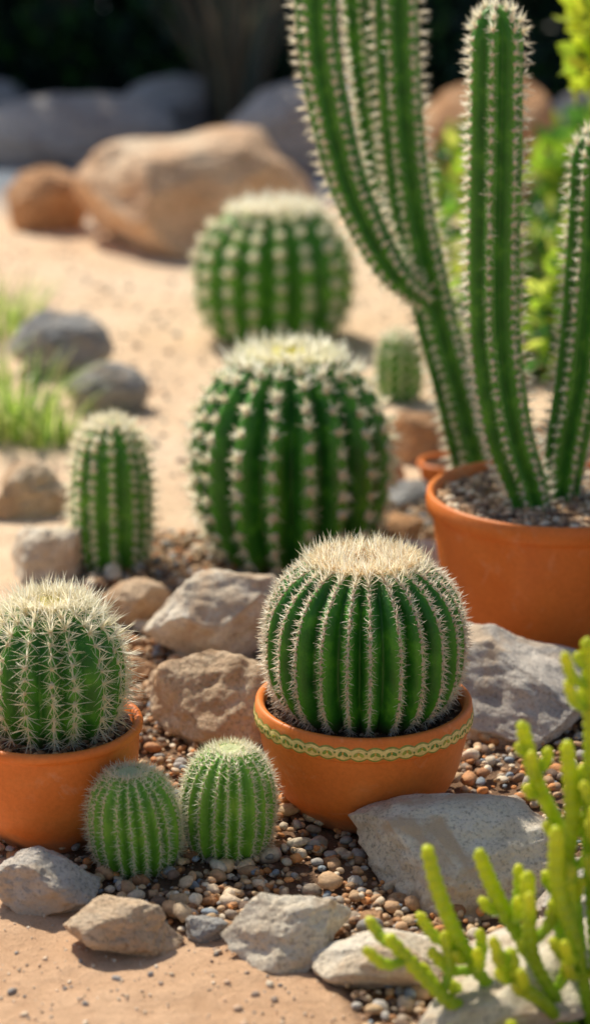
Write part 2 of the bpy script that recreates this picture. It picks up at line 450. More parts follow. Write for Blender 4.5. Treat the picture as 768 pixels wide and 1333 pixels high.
def barrel(root, name, R, H, nribs, mat, depth=0.10, phi0=-62, p=0.86, dimple=0.015, rows=90, sub=12,
           seed=1, ph0=0.0, sharp=0.8, lean=(0, 0)):
    r_, z_ = profile_barrel(R, H, phi0, p, dimple)
    s = np.concatenate([[0], np.cumsum(np.hypot(np.diff(r_), np.diff(z_)))]); Ltot = s[-1]
    def prof(q): return np.interp(q, s, r_), np.interp(q, s, z_)
    rnd = rs(seed); ribj = rnd.normal(0, 0.10, nribs) * (2 * math.pi / nribs)
    seg = nribs * sub; th = np.linspace(0, 2 * math.pi, seg, endpoint=False)
    def warp(t):
        k = t / (2 * math.pi) * nribs; kk = np.floor(k + 1e-9).astype(int); f = k - kk
        return t + ribj[kk % nribs] * (1 - f) + ribj[(kk + 1) % nribs] * f + ph0
    q = np.linspace(0, Ltot, rows); rr_, zz_ = prof(q)
    c = np.abs(np.cos(nribs * th / 2))
    fade = np.clip(rr_ / (R * 0.5), 0, 1) ** 0.7
    mod = 1 - depth * (1 - c[None, :] ** sharp) * fade[:, None]
    p3, p5 = rnd.uniform(0, 6, 2)
    lowf = lambda t: 1 + 0.012 * np.sin(3 * t + p3) + 0.01 * np.sin(5 * t + p5)
    rad = rr_[:, None] * mod * lowf(th)[None, :]
    T = warp(th)
    Zm = zz_[:, None] + 0 * rad
    tz = np.clip(Zm / H, 0, 2)
    lx = lean[0] * tz ** 1.5 * H; ly = lean[1] * tz ** 1.5 * H
    V = np.stack([rad * np.cos(T)[None] + lx, rad * np.sin(T)[None] + ly, Zm], -1).reshape(-1, 3)
    F = grid_faces(rows, seg)
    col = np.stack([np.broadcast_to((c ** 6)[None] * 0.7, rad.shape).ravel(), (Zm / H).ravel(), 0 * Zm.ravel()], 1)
    np_mesh(name, V, F, mat, col=col, parent=root)
    def areoles(spacing, q0=0.06, q1=0.96, stagger=True):
        Ps, Ns, Us, Q = [], [], [], []
        for k in range(nribs):
            qq = np.arange(q0 * Ltot + (rnd.uniform(0, spacing) if stagger else 0), q1 * Ltot, spacing)
            qq = qq + rnd.normal(0, spacing * 0.08, len(qq))
            r0, z0 = prof(qq); r1, z1 = prof(qq + 0.002); r2, z2 = prof(qq - 0.002)
            th0 = 2 * math.pi * k / nribs; t = th0 + ribj[k] + ph0
            r0 = r0 * lowf(th0)
            e = np.array([math.cos(t), math.sin(t), 0.0]); zz = np.array([0, 0, 1.0])
            up = unit((r1 - r2)[:, None] * e + (z1 - z2)[:, None] * zz)
            side = np.cross(zz, e); nn = unit(np.cross(np.broadcast_to(side, up.shape), up))
            P = r0[:, None] * e + z0[:, None] * zz
            tq = np.clip(z0 / H, 0, 2) ** 1.5 * H
            P[:, 0] += lean[0] * tq; P[:, 1] += lean[1] * tq
            Ps.append(P); Ns.append(nn); Us.append(up); Q.append(qq / Ltot)
        return map(np.concatenate, (Ps, Ns, Us, Q))
    return areoles, prof, Ltot

def crown(root, R, H, rc, dimple, c0, c1, seed, lean=(0, 0), nsp=700, slen=0.012, wd=0.0007, padh=0.006, cpad=(0.62, 0.45, 0.25), phi0=-60, p=0.84):
    r = rs(seed); rows, seg = 14, 48
    q = np.linspace(1, 0.0, rows); th = np.linspace(0, 2 * math.pi, seg, endpoint=False)
    rad = rc * q
    r_, z_ = profile_barrel(R, H, phi0, p, dimple)
    o = np.argsort(r_[200:]); rs_, zs_ = r_[200:][o], z_[200:][o]
    zz = np.interp(rad, rs_, zs_) + padh * np.clip((1 - q) * 4, -0.3, 1)
    jr = 1 + 0.05 * r.normal(size=(rows, seg)); jr[-1] = 0
    Zm = zz[:, None] + r.normal(0, padh * 0.22, (rows, seg))
    V = np.stack([rad[:, None] * jr * np.cos(th), rad[:, None] * jr * np.sin(th), Zm], -1).reshape(-1, 3)
    V[:, 0] += lean[0] * H; V[:, 1] += lean[1] * H
    C = np.array(cpad) * r.uniform(0.88, 1.05, (len(V), 1))
    np_mesh('woolly_crown', V, grid_faces(rows, seg), M_wool, col=C, parent=root)
    a = r.uniform(0, 6.28, nsp); rr = rc * np.sqrt(r.uniform(0.18, 1.7, nsp))
    z = np.interp(rr, rs_, zs_) + padh * 0.5
    e = np.stack([np.cos(a), np.sin(a), 0 * a], 1)
    P = e * rr[:, None]; P[:, 2] = z; P[:, 0] += lean[0] * H; P[:, 1] += lean[1] * H
    D = e * (0.2 + 0.9 * (rr / rc))[:, None] + np.array([0, 0, 0.7]) + r.normal(0, 0.3, (nsp, 3))
    ln = slen * r.uniform(0.5, 1.2, nsp) * np.clip(0.15 + 0.9 * (rr / rc) ** 2, 0.2, 1.3)
    return cones(P, D, ln, wd, c0, c1, r, 0.08)

def spine_obj(root, parts, name='spines'):
    V, F, C = join_parts(parts)
    np_mesh(name, V, F, M_spine, col=C, smooth=False, parent=root)

CREAM = (0.97, 0.87, 0.62); PALE = (0.98, 0.95, 0.84); STRAW = (0.93, 0.78, 0.46); ROSY = (0.92, 0.72, 0.56)

# ---- pots
def lathe(prof, seg=96):
    prof = np.array(prof); th = np.linspace(0, 2 * math.pi, seg, endpoint=False)
    V = np.stack([prof[:, 0:1] * np.cos(th), prof[:, 0:1] * np.sin(th), np.broadcast_to(prof[:, 1:2], (len(prof), seg))], -1)
    return V.reshape(-1, 3), grid_faces(len(prof), seg)

def bez(pts, n=14):
    P = np.array(pts, float); Q = np.vstack([2 * P[0] - P[1], P, 2 * P[-1] - P[-2]]); out = []
    for i in range(1, len(Q) - 2):
        for t in np.linspace(0, 1, n, endpoint=False):
            p0, p1, p2, p3 = Q[i - 1], Q[i], Q[i + 1], Q[i + 2]
            out.append(0.5 * ((2 * p1) + (-p0 + p2) * t + (2 * p0 - 5 * p1 + 4 * p2 - p3) * t * t + (-p0 + 3 * p1 - 3 * p2 + p3) * t ** 3))
    out.append(P[-1]); return np.array(out)

def pot(name, x, y, R, H, rb, lip=0.012, lipt=0.005, belly=0.5, soil=0.02, soil_seed=1):
    root = empty(name, (x, y, 0.0))
    Rw = R - lipt
    body = bez([(rb, 0.0), (rb + (Rw - rb) * (0.45 + belly * 0.3), H * 0.30), (rb + (Rw - rb) * (0.75 + belly * 0.22), H * 0.60), (Rw - 0.0015, H - lip)], 10)
    prof = [(0.001, 0.004), (rb * 0.9, 0.004), (rb - 0.002, 0.0)] + [tuple(q) for q in body]
    k = lipt
    prof += [(R - k * 0.35, H - lip + 0.0006), (R - 0.0008, H - lip + 0.0025), (R, H - lip * 0.5), (R - 0.0012, H - 0.0028), (R - 0.0035, H - 0.0006), (R - 0.006, H),
             (R - 0.010, H - 0.0015), (R - 0.0125, H - 0.005), (R - 0.014, H - soil - 0.012), (R - 0.03, H - soil - 0.02)]
    V, F = lathe(prof); V[:, 2] += 0.001
    np_mesh('pot_body', V, F, M_terra, parent=root)
    r = rs(soil_seed); rows, seg = 26, 80
    q = np.linspace(0, 1, rows); th = np.linspace(0, 2 * math.pi, seg, endpoint=False)
    Rs = R - 0.0125
    z = H - soil + r.normal(0, 0.0014, (rows, seg)) + 0.003 * np.sin(th * 3)[None] * q[:, None]
    z[0] = H - soil
    V = np.stack([Rs * q[:, None] * np.cos(th), Rs * q[:, None] * np.sin(th), z], -1).reshape(-1, 3)
    np_mesh('soil', V, grid_faces(rows, seg), M_soil, parent=root)
    return root, Rs, H - soil

def soil_bits(root, Rs, zs, n, size, seed, cols, rin=0.0):
    r = rs(seed); a = r.uniform(0, 6.28, n); q = np.sqrt(r.uniform((rin / Rs) ** 2, 0.97, n)) * Rs
    sz = np.clip(r.lognormal(math.log(size), 0.35, n), size * 0.4, size * 2)
    P = np.stack([q * np.cos(a), q * np.sin(a), zs + sz * 0.2 + r.uniform(0, size * 0.5, n)], 1)
    pebbles('soil_gravel', P, sz, seed + 1, parent=root, cols=cols)
SOILC = np.array([(0.14, 0.08, 0.05), (0.24, 0.14, 0.08), (0.36, 0.22, 0.13), (0.10, 0.06, 0.04), (0.5, 0.36, 0.24)])
GRV = np.array([(0.72, 0.50, 0.31), (0.86, 0.70, 0.50), (0.50, 0.30, 0.16), (0.28, 0.19, 0.13), (0.22, 0.13, 0.08), (0.66, 0.40, 0.21), (0.42, 0.26, 0.15)])

# ---- centre pot + barrel
pc, Rs_, zs_ = pot('terracotta_pot', 0.088, 2.45, 0.140, 0.152, 0.086, lip=0.032, lipt=0.003, belly=0.55, soil=0.016)
soil_bits(pc, Rs_, zs_, 900, 0.0055, 61, SOILC)
def garland(root, R, z):
    """painted decoration around the rim: pale glaze band with scalloped edge, vine line and leaf dabs"""
    r = rs(5); parts = []
    n = 1040; t = np.linspace(0, 2 * math.pi, n, endpoint=False); waves = 22
    def strip(zc, hw, rr, col):
        e = np.stack([np.cos(t), np.sin(t), 0 * t], 1)
        V = np.concatenate([e * (rr - 0.0008) + np.outer(zc + hw, [0, 0, 1]), e * rr + np.outer(zc + hw * 0.8, [0, 0, 1]),
                            e * rr + np.outer(zc - hw * 0.8, [0, 0, 1]), e * (rr - 0.0008) + np.outer(zc - hw, [0, 0, 1])])
        i = np.arange(n); j = (i + 1) % n; F = []
        for k in range(3):
            a, b, c, d = k * n + i, k * n + j, (k + 1) * n + j, (k + 1) * n + i
            F += [np.stack([a, c, b], 1), np.stack([a, d, c], 1)]
        parts.append((V, np.concatenate(F), np.tile(col, (len(V), 1))))
    sc = np.abs(np.sin(waves * t))
    strip(z + 0 * t, 0.0062 + 0.0034 * sc, R + 0.0004, (0.30, 0.30, 0.05))
    strip(z + 0 * t, 0.0048 + 0.0034 * sc, R + 0.0008, (0.90, 0.66, 0.24))
    for k in range(waves * 2):
        tt = 2 * math.pi * (k + 0.5) / (waves * 2) + r.normal(0, 0.003)
        e = np.array([math.cos(tt), math.sin(tt), 0]); s = np.array([-math.sin(tt), math.cos(tt), 0]); u_ = np.array([0, 0, 1.0])
        B, Fb = ico(2)
        main = [(0.26, 0.36, 0.05), (0.14, 0.26, 0.04), (0.40, 0.42, 0.06)][k % 3]
        for (dx, dz, lx, lz, rot, cc) in ((-0.0032, 0, 0.0042, 0.0022, 0.7, main), (0.0032, 0, 0.0042, 0.0022, -0.7, main),
                                          (0, 0.0012, 0.0017, 0.0017, 0, (0.80, 0.36, 0.05)), (0.0095, 0.0018 * (-1) ** k, 0.0014, 0.0014, 0, (0.20, 0.30, 0.05))):
            tl = rot + r.normal(0, 0.1)
            s2 = s * math.cos(tl) + u_ * math.sin(tl); u2 = -s * math.sin(tl) + u_ * math.cos(tl)
            c = e * (R + 0.0009) + s * dx + u_ * (z + dz)
            V = c + B[:, 0:1] * s2 * lx + B[:, 1:2] * u2 * lz + B[:, 2:3] * e * 0.0005
            parts.append((V, Fb, np.tile(cc, (len(V), 1))))
    V, F, C = join_parts(parts)
    np_mesh('garland_band', V, F, M_paint, col=C, parent=root)
garland(pc, 0.1400, 0.1330)

g = empty('golden_barrel_cactus', (0.088, 2.45, 0.128))
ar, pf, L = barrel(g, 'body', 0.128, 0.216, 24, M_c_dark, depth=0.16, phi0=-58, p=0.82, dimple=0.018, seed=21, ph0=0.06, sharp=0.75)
P, N, U, Q = ar(0.0070, 0.05, 0.93)
parts = [spines(P, N, U, 9, 0.0115, (30, 80), 0.00044, PALE, ROSY, 1, central=3, clen=1.2, bend=0.08)]
top = Q > 0.74
parts.append(spines(P[top], N[top], U[top], 9, 0.021, (20, 72), 0.00048, PALE, CREAM, 2, central=3, up=0.1))
parts.append(crown(g, 0.128, 0.216, 0.046, 0.018, (0.97, 0.86, 0.62), (0.92, 0.70, 0.42), 31, nsp=2300, slen=0.015, wd=0.00055, padh=0.005, cpad=(0.92, 0.62, 0.32), phi0=-58, p=0.82))
spine_obj(g, parts)
V, F, C = pads(P, N, U, 0.0024, (0.92, 0.80, 0.64), (0.74, 0.56, 0.42), 3); np_mesh('areoles', V, F, M_wool, col=C, parent=g)

# ---- left pot + spiny cactus
pl, Rs_, zs_ = pot('terracotta_pot', -0.305, 2.37, 0.116, 0.155, 0.066, lip=0.012, lipt=0.003, belly=0.6, soil=0.014)
soil_bits(pl, Rs_, zs_, 800, 0.006, 62, np.array([(0.44, 0.23, 0.12), (0.30, 0.16, 0.08), (0.60, 0.37, 0.20), (0.16, 0.09, 0.06)]))
g = empty('spiny_barrel_cactus', (-0.300, 2.37, 0.136))
ar, pf, L = barrel(g, 'body', 0.090, 0.178, 17, M_c_dark, depth=0.13, phi0=-52, p=0.90, dimple=0.008, seed=22, sharp=0.9)
P, N, U, Q = ar(0.0155, 0.05, 0.92)
parts = [spines(P, N, U, 13, 0.0240, (52, 84), 0.00056, PALE, CREAM, 4, central=4, clen=1.2, bend=0.05)]
top = Q > 0.68
parts.append(spines(P[top], N[top], U[top], 14, 0.025, (15, 72), 0.00052, PALE, CREAM, 5, central=4, up=0.15))
parts.append(crown(g, 0.090, 0.178, 0.026, 0.008, PALE, CREAM, 32, nsp=1100, slen=0.017, wd=0.0005, padh=0.004, cpad=(0.95, 0.80, 0.26), phi0=-52, p=0.90))
spine_obj(g, parts)
V, F, C = pads(P, N, U, 0.0032, (0.95, 0.88, 0.66), (0.84, 0.72, 0.48), 6); np_mesh('areoles', V, F, M_wool, col=C, parent=g)

# ---- two small barrels
for i, (x, y, R0, H0, ln) in enumerate([(-0.192, 2.275, 0.0565, 0.136, (-0.06, -0.05)), (-0.083, 2.315, 0.0580, 0.149, (0.03, -0.05))]):
    g = empty('small_barrel_cactus', (x, y, -0.004))
    ar, pf, L = barrel(g, 'body', R0, H0, 20, M_c_light, depth=0.13, phi0=-55, p=0.84, dimple=0.005, seed=30 + i, lean=ln, sharp=0.8, sub=8)
    P, N, U, Q = ar(0.0062, 0.05, 0.90)
    parts = [spines(P, N, U, 8, 0.0100, (28, 80), 0.00034, PALE, (0.96, 0.84, 0.62), 40 + i, central=2, clen=1.3)]
    parts.append(crown(g, R0, H0, 0.017, 0.005, PALE, CREAM, 50 + i, lean=ln, nsp=380, slen=0.009, wd=0.0004, padh=0.002, cpad=(0.95, 0.94, 0.58), phi0=-55))
    spine_obj(g, parts)
    V, F, C = pads(P, N, U, 0.0015, (0.96, 0.90, 0.68), (0.86, 0.76, 0.54), 60 + i); np_mesh('areoles', V, F, M_wool, col=C, parent=g)

# ---- big barrel (middle)
g = empty('golden_barrel_cactus', (-0.008, 3.46, -0.01))
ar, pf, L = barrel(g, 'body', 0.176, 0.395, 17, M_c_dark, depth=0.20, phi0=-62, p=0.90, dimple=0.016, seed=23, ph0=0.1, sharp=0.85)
P, N, U, Q = ar(0.036, 0.08, 0.93, True)
parts = [spines(P, N, U, 13, 0.024, (35, 84), 0.0015, PALE, CREAM, 7, central=5, clen=1.1, up=0.1)]
top = Q > 0.76
parts.append(spines(P[top], N[top], U[top], 12, 0.034, (10, 72), 0.0013, PALE, PALE, 8, central=5, up=0.2))
parts.append(crown(g, 0.176, 0.395, 0.054, 0.016, (0.98, 0.92, 0.58), PALE, 33, nsp=800, slen=0.028, wd=0.0011, padh=0.008, cpad=(0.96, 0.86, 0.16), phi0=-62, p=0.90))
spine_obj(g, parts)
V, F, C = pads(P, N, U, 0.0078, (0.97, 0.92, 0.78), (0.92, 0.80, 0.60), 9, 0.5, 1.2); np_mesh('areoles', V, F, M_wool, col=C, parent=g)

# ---- rear barrel
g = empty('golden_barrel_cactus', (-0.055, 5.3, -0.01))
ar, pf, L = barrel(g, 'body', 0.207, 0.372, 17, M_c_mid, depth=0.17, phi0=-58, p=0.88, dimple=0.014, seed=24, sharp=0.85)
P, N, U, Q = ar(0.047, 0.08, 0.93, True)
parts = [spines(P, N, U, 12, 0.027, (30, 82), 0.0021, PALE, CREAM, 10, central=5, clen=1.1, up=0.1)]
top = Q > 0.78
parts.append(spines(P[top], N[top], U[top], 12, 0.038, (10, 70), 0.0018, PALE, PALE, 11, central=5, up=0.2))
parts.append(crown(g, 0.207, 0.372, 0.08, 0.014, PALE, CREAM, 34, nsp=1000, slen=0.03, wd=0.0017, padh=0.01, cpad=(0.96, 0.76, 0.34), phi0=-58, p=0.88))
spine_obj(g, parts)
V, F, C = pads(P, N, U, 0.0135, (0.97, 0.92, 0.74), (0.92, 0.84, 0.60), 12, 0.6, 1.1); np_mesh('areoles', V, F, M_wool, col=C, parent=g)

def stub(name, x, y, R0, H0, nr, sp, pad, sl, mat, seed, phi0=-50):
    g = empty(name, (x, y, -0.006))
    ar, pf, L = barrel(g, 'body', R0, H0, nr, mat, depth=0.16, phi0=phi0, p=0.76, dimple=0.0, seed=seed, sharp=0.9, sub=8)
    P, N, U, Q = ar(sp, 0.05, 0.97)
    parts = [spines(P, N, U, 10, sl, (25, 80), 0.00085, PALE, CREAM, seed + 1, central=4, clen=1.4, up=0.1)]
    top = Q > 0.72
    parts.append(spines(P[top], N[top], U[top], 9, sl * 1.3, (15, 70), 0.0008, PALE, CREAM, seed + 2, central=4, up=0.3))
    spine_obj(g, parts)
    V, F, C = pads(P, N, U, pad, (0.97, 0.92, 0.76), (0.92, 0.82, 0.64), seed + 3, 0.6, 1.1); np_mesh('areoles', V, F, M_wool, col=C, parent=g)
stub('small_columnar_cactus', -0.318, 3.42, 0.069, 0.272, 13, 0.0175, 0.0052, 0.0160, M_c_mid, 71)
stub('small_columnar_cactus', 0.240, 4.65, 0.055, 0.165, 12, 0.024, 0.0060, 0.015, M_c_mid, 75)

# ------------------------------------------------------------------ tubes
def catmull(P, n=30):
    P = np.array(P, float); Q = np.vstack([2 * P[0] - P[1], P, 2 * P[-1] - P[-2]]); out = []
    for i in range(1, len(Q) - 2):
        for t in np.linspace(0, 1, n, endpoint=False):
            p0, p1, p2, p3 = Q[i - 1], Q[i], Q[i + 1], Q[i + 2]
            out.append(0.5 * ((2 * p1) + (-p0 + p2) * t + (2 * p0 - 5 * p1 + 4 * p2 - p3) * t * t + (-p0 + 3 * p1 - 3 * p2 + p3) * t ** 3))
    out.append(P[-1]); return np.array(out)

class Tube:
    def __init__(s, pts, radii, tip=1.5):
        P = catmull(pts, 24); ss = np.concatenate([[0], np.cumsum(np.linalg.norm(np.diff(P, axis=0), axis=1))])
        s.P, s.ss, s.L = P, ss, ss[-1]
        s.rr = np.interp(np.linspace(0, 1, len(P)), np.linspace(0, 1, len(radii)), radii)
        T = unit(np.gradient(P, axis=0)); A = np.zeros_like(T)
        a = np.array([1.0, 0, 0]) if abs(T[0][0]) < 0.9 else np.array([0, 1.0, 0])
        for i in range(len(T)):
            a = a - T[i] * (a @ T[i]); a = a / np.linalg.norm(a); A[i] = a
        s.T, s.A, s.B = T, A, np.cross(T, A)
        s.tl = s.rr[-1] * tip
    def at(s, q):
        f = lambda M: np.stack([np.interp(q, s.ss, M[:, k]) for k in range(3)], 1)
        r = np.interp(q, s.ss, s.rr)
        e = np.clip((q - (s.L - s.tl)) / s.tl, 0, 1)
        return f(s.P), unit(f(s.T)), unit(f(s.A)), unit(f(s.B)), r * np.sqrt(np.clip(1 - e ** 2, 0, 1)), e
    def mesh(s, ribs=0, depth=0.2, sub=8, seg=16, ds=0.01, sharp=0.9, bump=0.0, bumpsp=0.01, rot=0.0, twist=0.0):
        q = np.concatenate([np.arange(0, s.L - s.tl, ds), s.L - s.tl + s.tl * np.sin(np.linspace(0, math.pi / 2, 14))])
        P, T, A, B, r, e = s.at(q)
        if ribs: seg = ribs * sub
        th = np.linspace(0, 2 * math.pi, seg, endpoint=False)
        c = np.abs(np.cos(ribs * th / 2)) if ribs else np.ones(seg)
        mod = 1 - depth * (1 - c ** sharp) if ribs else np.ones(seg)
        rad = r[:, None] * mod[None]
        if bump: rad = rad * (1 + bump * np.sin(q[:, None] * 2 * math.pi / bumpsp + 2.0 * np.round(th[None] / (math.pi / 2))))
        an = th[None] + rot + twist * q[:, None]
        V = P[:, None] + rad[..., None] * (np.cos(an)[..., None] * A[:, None] + np.sin(an)[..., None] * B[:, None])
        col = np.stack([np.broadcast_to(c[None] ** 6 * 0.6, rad.shape).ravel(), np.repeat(0.2 + 0.8 * q / s.L, seg), 0 * rad.ravel()], 1)
        return V.reshape(-1, 3), grid_faces(len(q), seg), col
    def areoles(s, ribs, sp, seed, rot=0.0, start=0.02, twist=0.0):
        r_ = rs(seed); out = []
        for k in range(ribs):
            q = np.arange(start + r_.uniform(0, sp), s.L - 0.002, sp); q = q + r_.normal(0, sp * 0.07, len(q))
            q = np.clip(q, 0, s.L - 0.001)
            P, T, A, B, r, e = s.at(q); an = 2 * math.pi * k / ribs + rot + twist * q
            rd = np.cos(an)[:, None] * A + np.sin(an)[:, None] * B
            N = unit(rd * (1 - e[:, None] * 0.75) + T * e[:, None]); U = unit(T - N * np.sum(T * N, 1)[:, None])
            out.append((P + rd * r[:, None], N, U))
        return [np.concatenate(z) for z in zip(*out)]

def column(root, name, pts, radii, ribs, mat, seed, sp=0.0155, sl=0.0135, pad=0.0034, wd=0.00068, depth=0.34, rot=0.3, nsp=9):
    pts = [tuple(np.array(p) - np.array(root.location)) for p in pts]
    t = Tube(pts, radii, tip=1.5)
    V, F, C = t.mesh(ribs, depth=depth, sub=10, ds=0.008, rot=rot, sharp=1.0)
    np_mesh(name, V, F, mat, col=C, parent=root)
    P, N, U = t.areoles(ribs, sp, seed, rot=rot)
    pr = [spines(P, N, U, nsp, sl, (20, 82), wd, PALE, (0.96, 0.84, 0.66), seed + 1, central=4, clen=1.45, up=0.1)]
    tipm = np.linalg.norm(P - t.P[-1], axis=1) < 0.06
    if tipm.any():
        pr.append(spines(P[tipm], N[tipm], U[tipm], 12, sl * 1.3, (10, 75), wd, PALE, CREAM, seed + 2, central=5, up=0.4))
    spine_obj(root, pr, name + '_spines')
    V, F, C = pads(P, N, U, pad, (0.96, 0.90, 0.78), (0.88, 0.76, 0.60), seed + 3, 0.6, 1.1)
    np_mesh(name + '_areoles', V, F, M_wool, col=C, parent=root)

# ---- right pot
pr_, Rs_, zs_ = pot('terracotta_pot', 0.405, 3.08, 0.200, 0.243, 0.135, lip=0.030, lipt=0.008, belly=0.25, soil=0.022)
soil_bits(pr_, Rs_, zs_, 2300, 0.0105, 63, GRV)
g = empty('columnar_cactus', (0.37, 3.05, 0.205))
column(g, 'stem', [(0.372, 3.05, 0.20), (0.356, 3.05, 0.26), (0.326, 3.05, 0.348), (0.303, 3.05, 0.481), (0.296, 3.05, 0.60), (0.294, 3.05, 0.77), (0.291, 3.05, 0.985)],
       [0.027, 0.033, 0.038, 0.040, 0.041, 0.041, 0.039], 7, M_c_col, 81, rot=0.0)
g = empty('columnar_cactus', (0.425, 3.10, 0.205))
column(g, 'stem', [(0.418, 3.10, 0.20), (0.424, 3.10, 0.30), (0.441, 3.10, 0.43), (0.450, 3.10, 0.60), (0.452, 3.10, 0.80)],
       [0.026, 0.033, 0.038, 0.039, 0.037], 7, M_c_col, 85, rot=0.5)

g = empty('candelabra_cactus', (0.347, 3.52, 0.0))
column(g, 'trunk', [(0.355, 3.52, -0.01), (0.335, 3.52, 0.10), (0.308, 3.52, 0.20), (0.277, 3.52, 0.315), (0.236, 3.52, 0.463), (0.200, 3.52, 0.622), (0.180, 3.52, 0.78), (0.168, 3.52, 0.967), (0.166, 3.52, 1.16)],
       [0.037, 0.037, 0.037, 0.036, 0.036, 0.036, 0.036, 0.036, 0.035], 6, M_c_col, 91, sp=0.018, wd=0.0009, sl=0.015, pad=0.0042, rot=0.1)
column(g, 'arm_1', [(0.232, 3.50, 0.46), (0.180, 3.46, 0.505), (0.140, 3.45, 0.563), (0.092, 3.45, 0.663), (0.060, 3.45, 0.78), (0.038, 3.45, 0.905), (0.030, 3.45, 1.08)],
       [0.018, 0.024, 0.029, 0.032, 0.034, 0.034, 0.033], 6, M_c_col, 95, sp=0.018, wd=0.0009, sl=0.015, pad=0.0042, rot=0.4)
column(g, 'arm_2', [(0.222, 3.54, 0.47), (0.165, 3.60, 0.52), (0.146, 3.62, 0.66), (0.122, 3.62, 0.815), (0.105, 3.62, 0.967), (0.10, 3.62, 1.12)],
       [0.018, 0.022, 0.025, 0.025, 0.025, 0.024], 6, M_c_col, 99, sp=0.018, wd=0.0009, sl=0.013, pad=0.004)

ps, Rs_, zs_ = pot('terracotta_pot', 0.30, 3.86, 0.062, 0.075, 0.042, lip=0.014, lipt=0.004, belly=0.2, soil=0.012)

# ------------------------------------------------------------------ foreground succulent
def mat_succ():
    m, nt, b = new_mat('succulent_skin'); v = coords(nt)
    n = noise_tex(nt, v, 60, 4, 0.6)
    at = nt.nodes.new('ShaderNodeAttribute'); at.attribute_name = 'Col'
    c = mixc(nt, 0.6, at.outputs['Color'], ramp(nt, n, [(0.3, (0.65, 0.7, 0.6)), (0.65, (1.15, 1.15, 1.1))]), 'MULTIPLY')
    nt.links.new(c, b.inputs['Base Color']); b.inputs['Roughness'].default_value = 0.35
    t = nt.nodes.new('ShaderNodeBsdfTranslucent'); nt.links.new(c, t.inputs['Color'])
    mx = nt.nodes.new('ShaderNodeMixShader'); mx.inputs[0].default_value = 0.4
    nt.links.new(b.outputs[0], mx.inputs[1]); nt.links.new(t.outputs[0], mx.inputs[2])
    nt.links.new(mx.outputs[0], nt.nodes['Material Output'].inputs['Surface'])
    return m
M_succ = mat_succ()
def succulent():
    r = rs(55); parts = []
    o = np.array([0.30, 1.90, 0.0])
    main = [
        [(0.29, 1.90, 0.0), (0.204, 1.88, 0.035), (0.164, 1.87, 0.048), (0.124, 1.88, 0.085), (0.093, 1.89, 0.118)],
        [(0.28, 1.90, 0.0), (0.205, 1.89, 0.055), (0.170, 1.89, 0.11), (0.147, 1.89, 0.165), (0.133, 1.90, 0.215)],
        [(0.29, 1.91, 0.0), (0.25, 1.90, 0.075), (0.222, 1.90, 0.127), (0.201, 1.90, 0.17), (0.186, 1.90, 0.21)],
        [(0.30, 1.92, 0.0), (0.270, 1.91, 0.144), (0.281, 1.90, 0.232), (0.272, 1.90, 0.33)],
        [(0.31, 1.93, 0.0), (0.285, 1.94, 0.18), (0.248, 1.93, 0.27), (0.229, 1.93, 0.338)],
        [(0.32, 1.90, 0.0), (0.300, 1.90, 0.20), (0.296, 1.90, 0.34), (0.288, 1.90, 0.44)],
        [(0.30, 1.88, 0.0), (0.245, 1.86, 0.10), (0.235, 1.86, 0.16), (0.232, 1.86, 0.205)],
        [(0.29, 1.88, 0.0), (0.255, 1.85, 0.06), (0.225, 1.84, 0.09), (0.215, 1.84, 0.13)],
        [(0.31, 1.88, 0.0), (0.285, 1.85, 0.12), (0.262, 1.85, 0.19), (0.258, 1.85, 0.26)],
        [(0.32, 1.88, 0.0), (0.31, 1.86, 0.16), (0.315, 1.86, 0.25), (0.305, 1.86, 0.31)],
        [(0.33, 1.90, 0.0), (0.35, 1.90, 0.16), (0.36, 1.90, 0.28), (0.35, 1.90, 0.40)],
        [(0.33, 1.90, 0.0), (0.38, 1.88, 0.10), (0.42, 1.87, 0.20), (0.43, 1.87, 0.30)],
        [(0.32, 1.93, 0.0), (0.36, 2.00, 0.12), (0.37, 2.03, 0.24), (0.36, 2.04, 0.34)],
        [(0.29, 1.87, 0.0), (0.24, 1.83, 0.02), (0.19, 1.82, 0.025), (0.15, 1.82, 0.05)],
    ]
    def add(pts, ra, base, tipc):
        t = Tube([tuple(np.array(p) - o) for p in pts], ra, tip=1.4)
        V, F, C = t.mesh(seg=12, ds=0.0022, bump=0.13, bumpsp=0.011)
        k = (C[:, 1:2] - 0.2) / 0.8
        col = np.array(base) * (1 - k ** 1.5) + np.array(tipc) * k ** 1.5
        parts.append((V, F, col))
        return t
    G0, G1 = (0.26, 0.50, 0.025), (0.78, 0.82, 0.045)
    for m in main:
        t = add(m, [0.0058, 0.0064, 0.0074, 0.0080, 0.0070], G0, G1)
        ns = r.randint(5, 10)
        for q in r.uniform(0.30, 0.94, ns) * t.L:
            P, T, A, B, rr, e = t.at(np.array([q])); an = r.uniform(0, 6.28)
            rd = (math.cos(an) * A + math.sin(an) * B)[0]; T = T[0]; P = P[0] + o
            ln = r.uniform(0.014, 0.055)
            p1 = P + rd * ln * 0.5 + T * ln * 0.25 + np.array([0, 0, 0.1 * ln])
            p2 = P + rd * ln * 0.75 + T * ln * 0.65 + np.array([0, 0, 0.35 * ln])
            add([P, p1, p2], [0.0040, 0.0060, 0.0056], (0.36, 0.58, 0.03), (0.85, 0.84, 0.06))
    V, F, C = join_parts(parts)
    root = empty('finger_succulent', tuple(o))
    np_mesh('stems', V, F, M_succ, col=C, parent=root)
succulent()

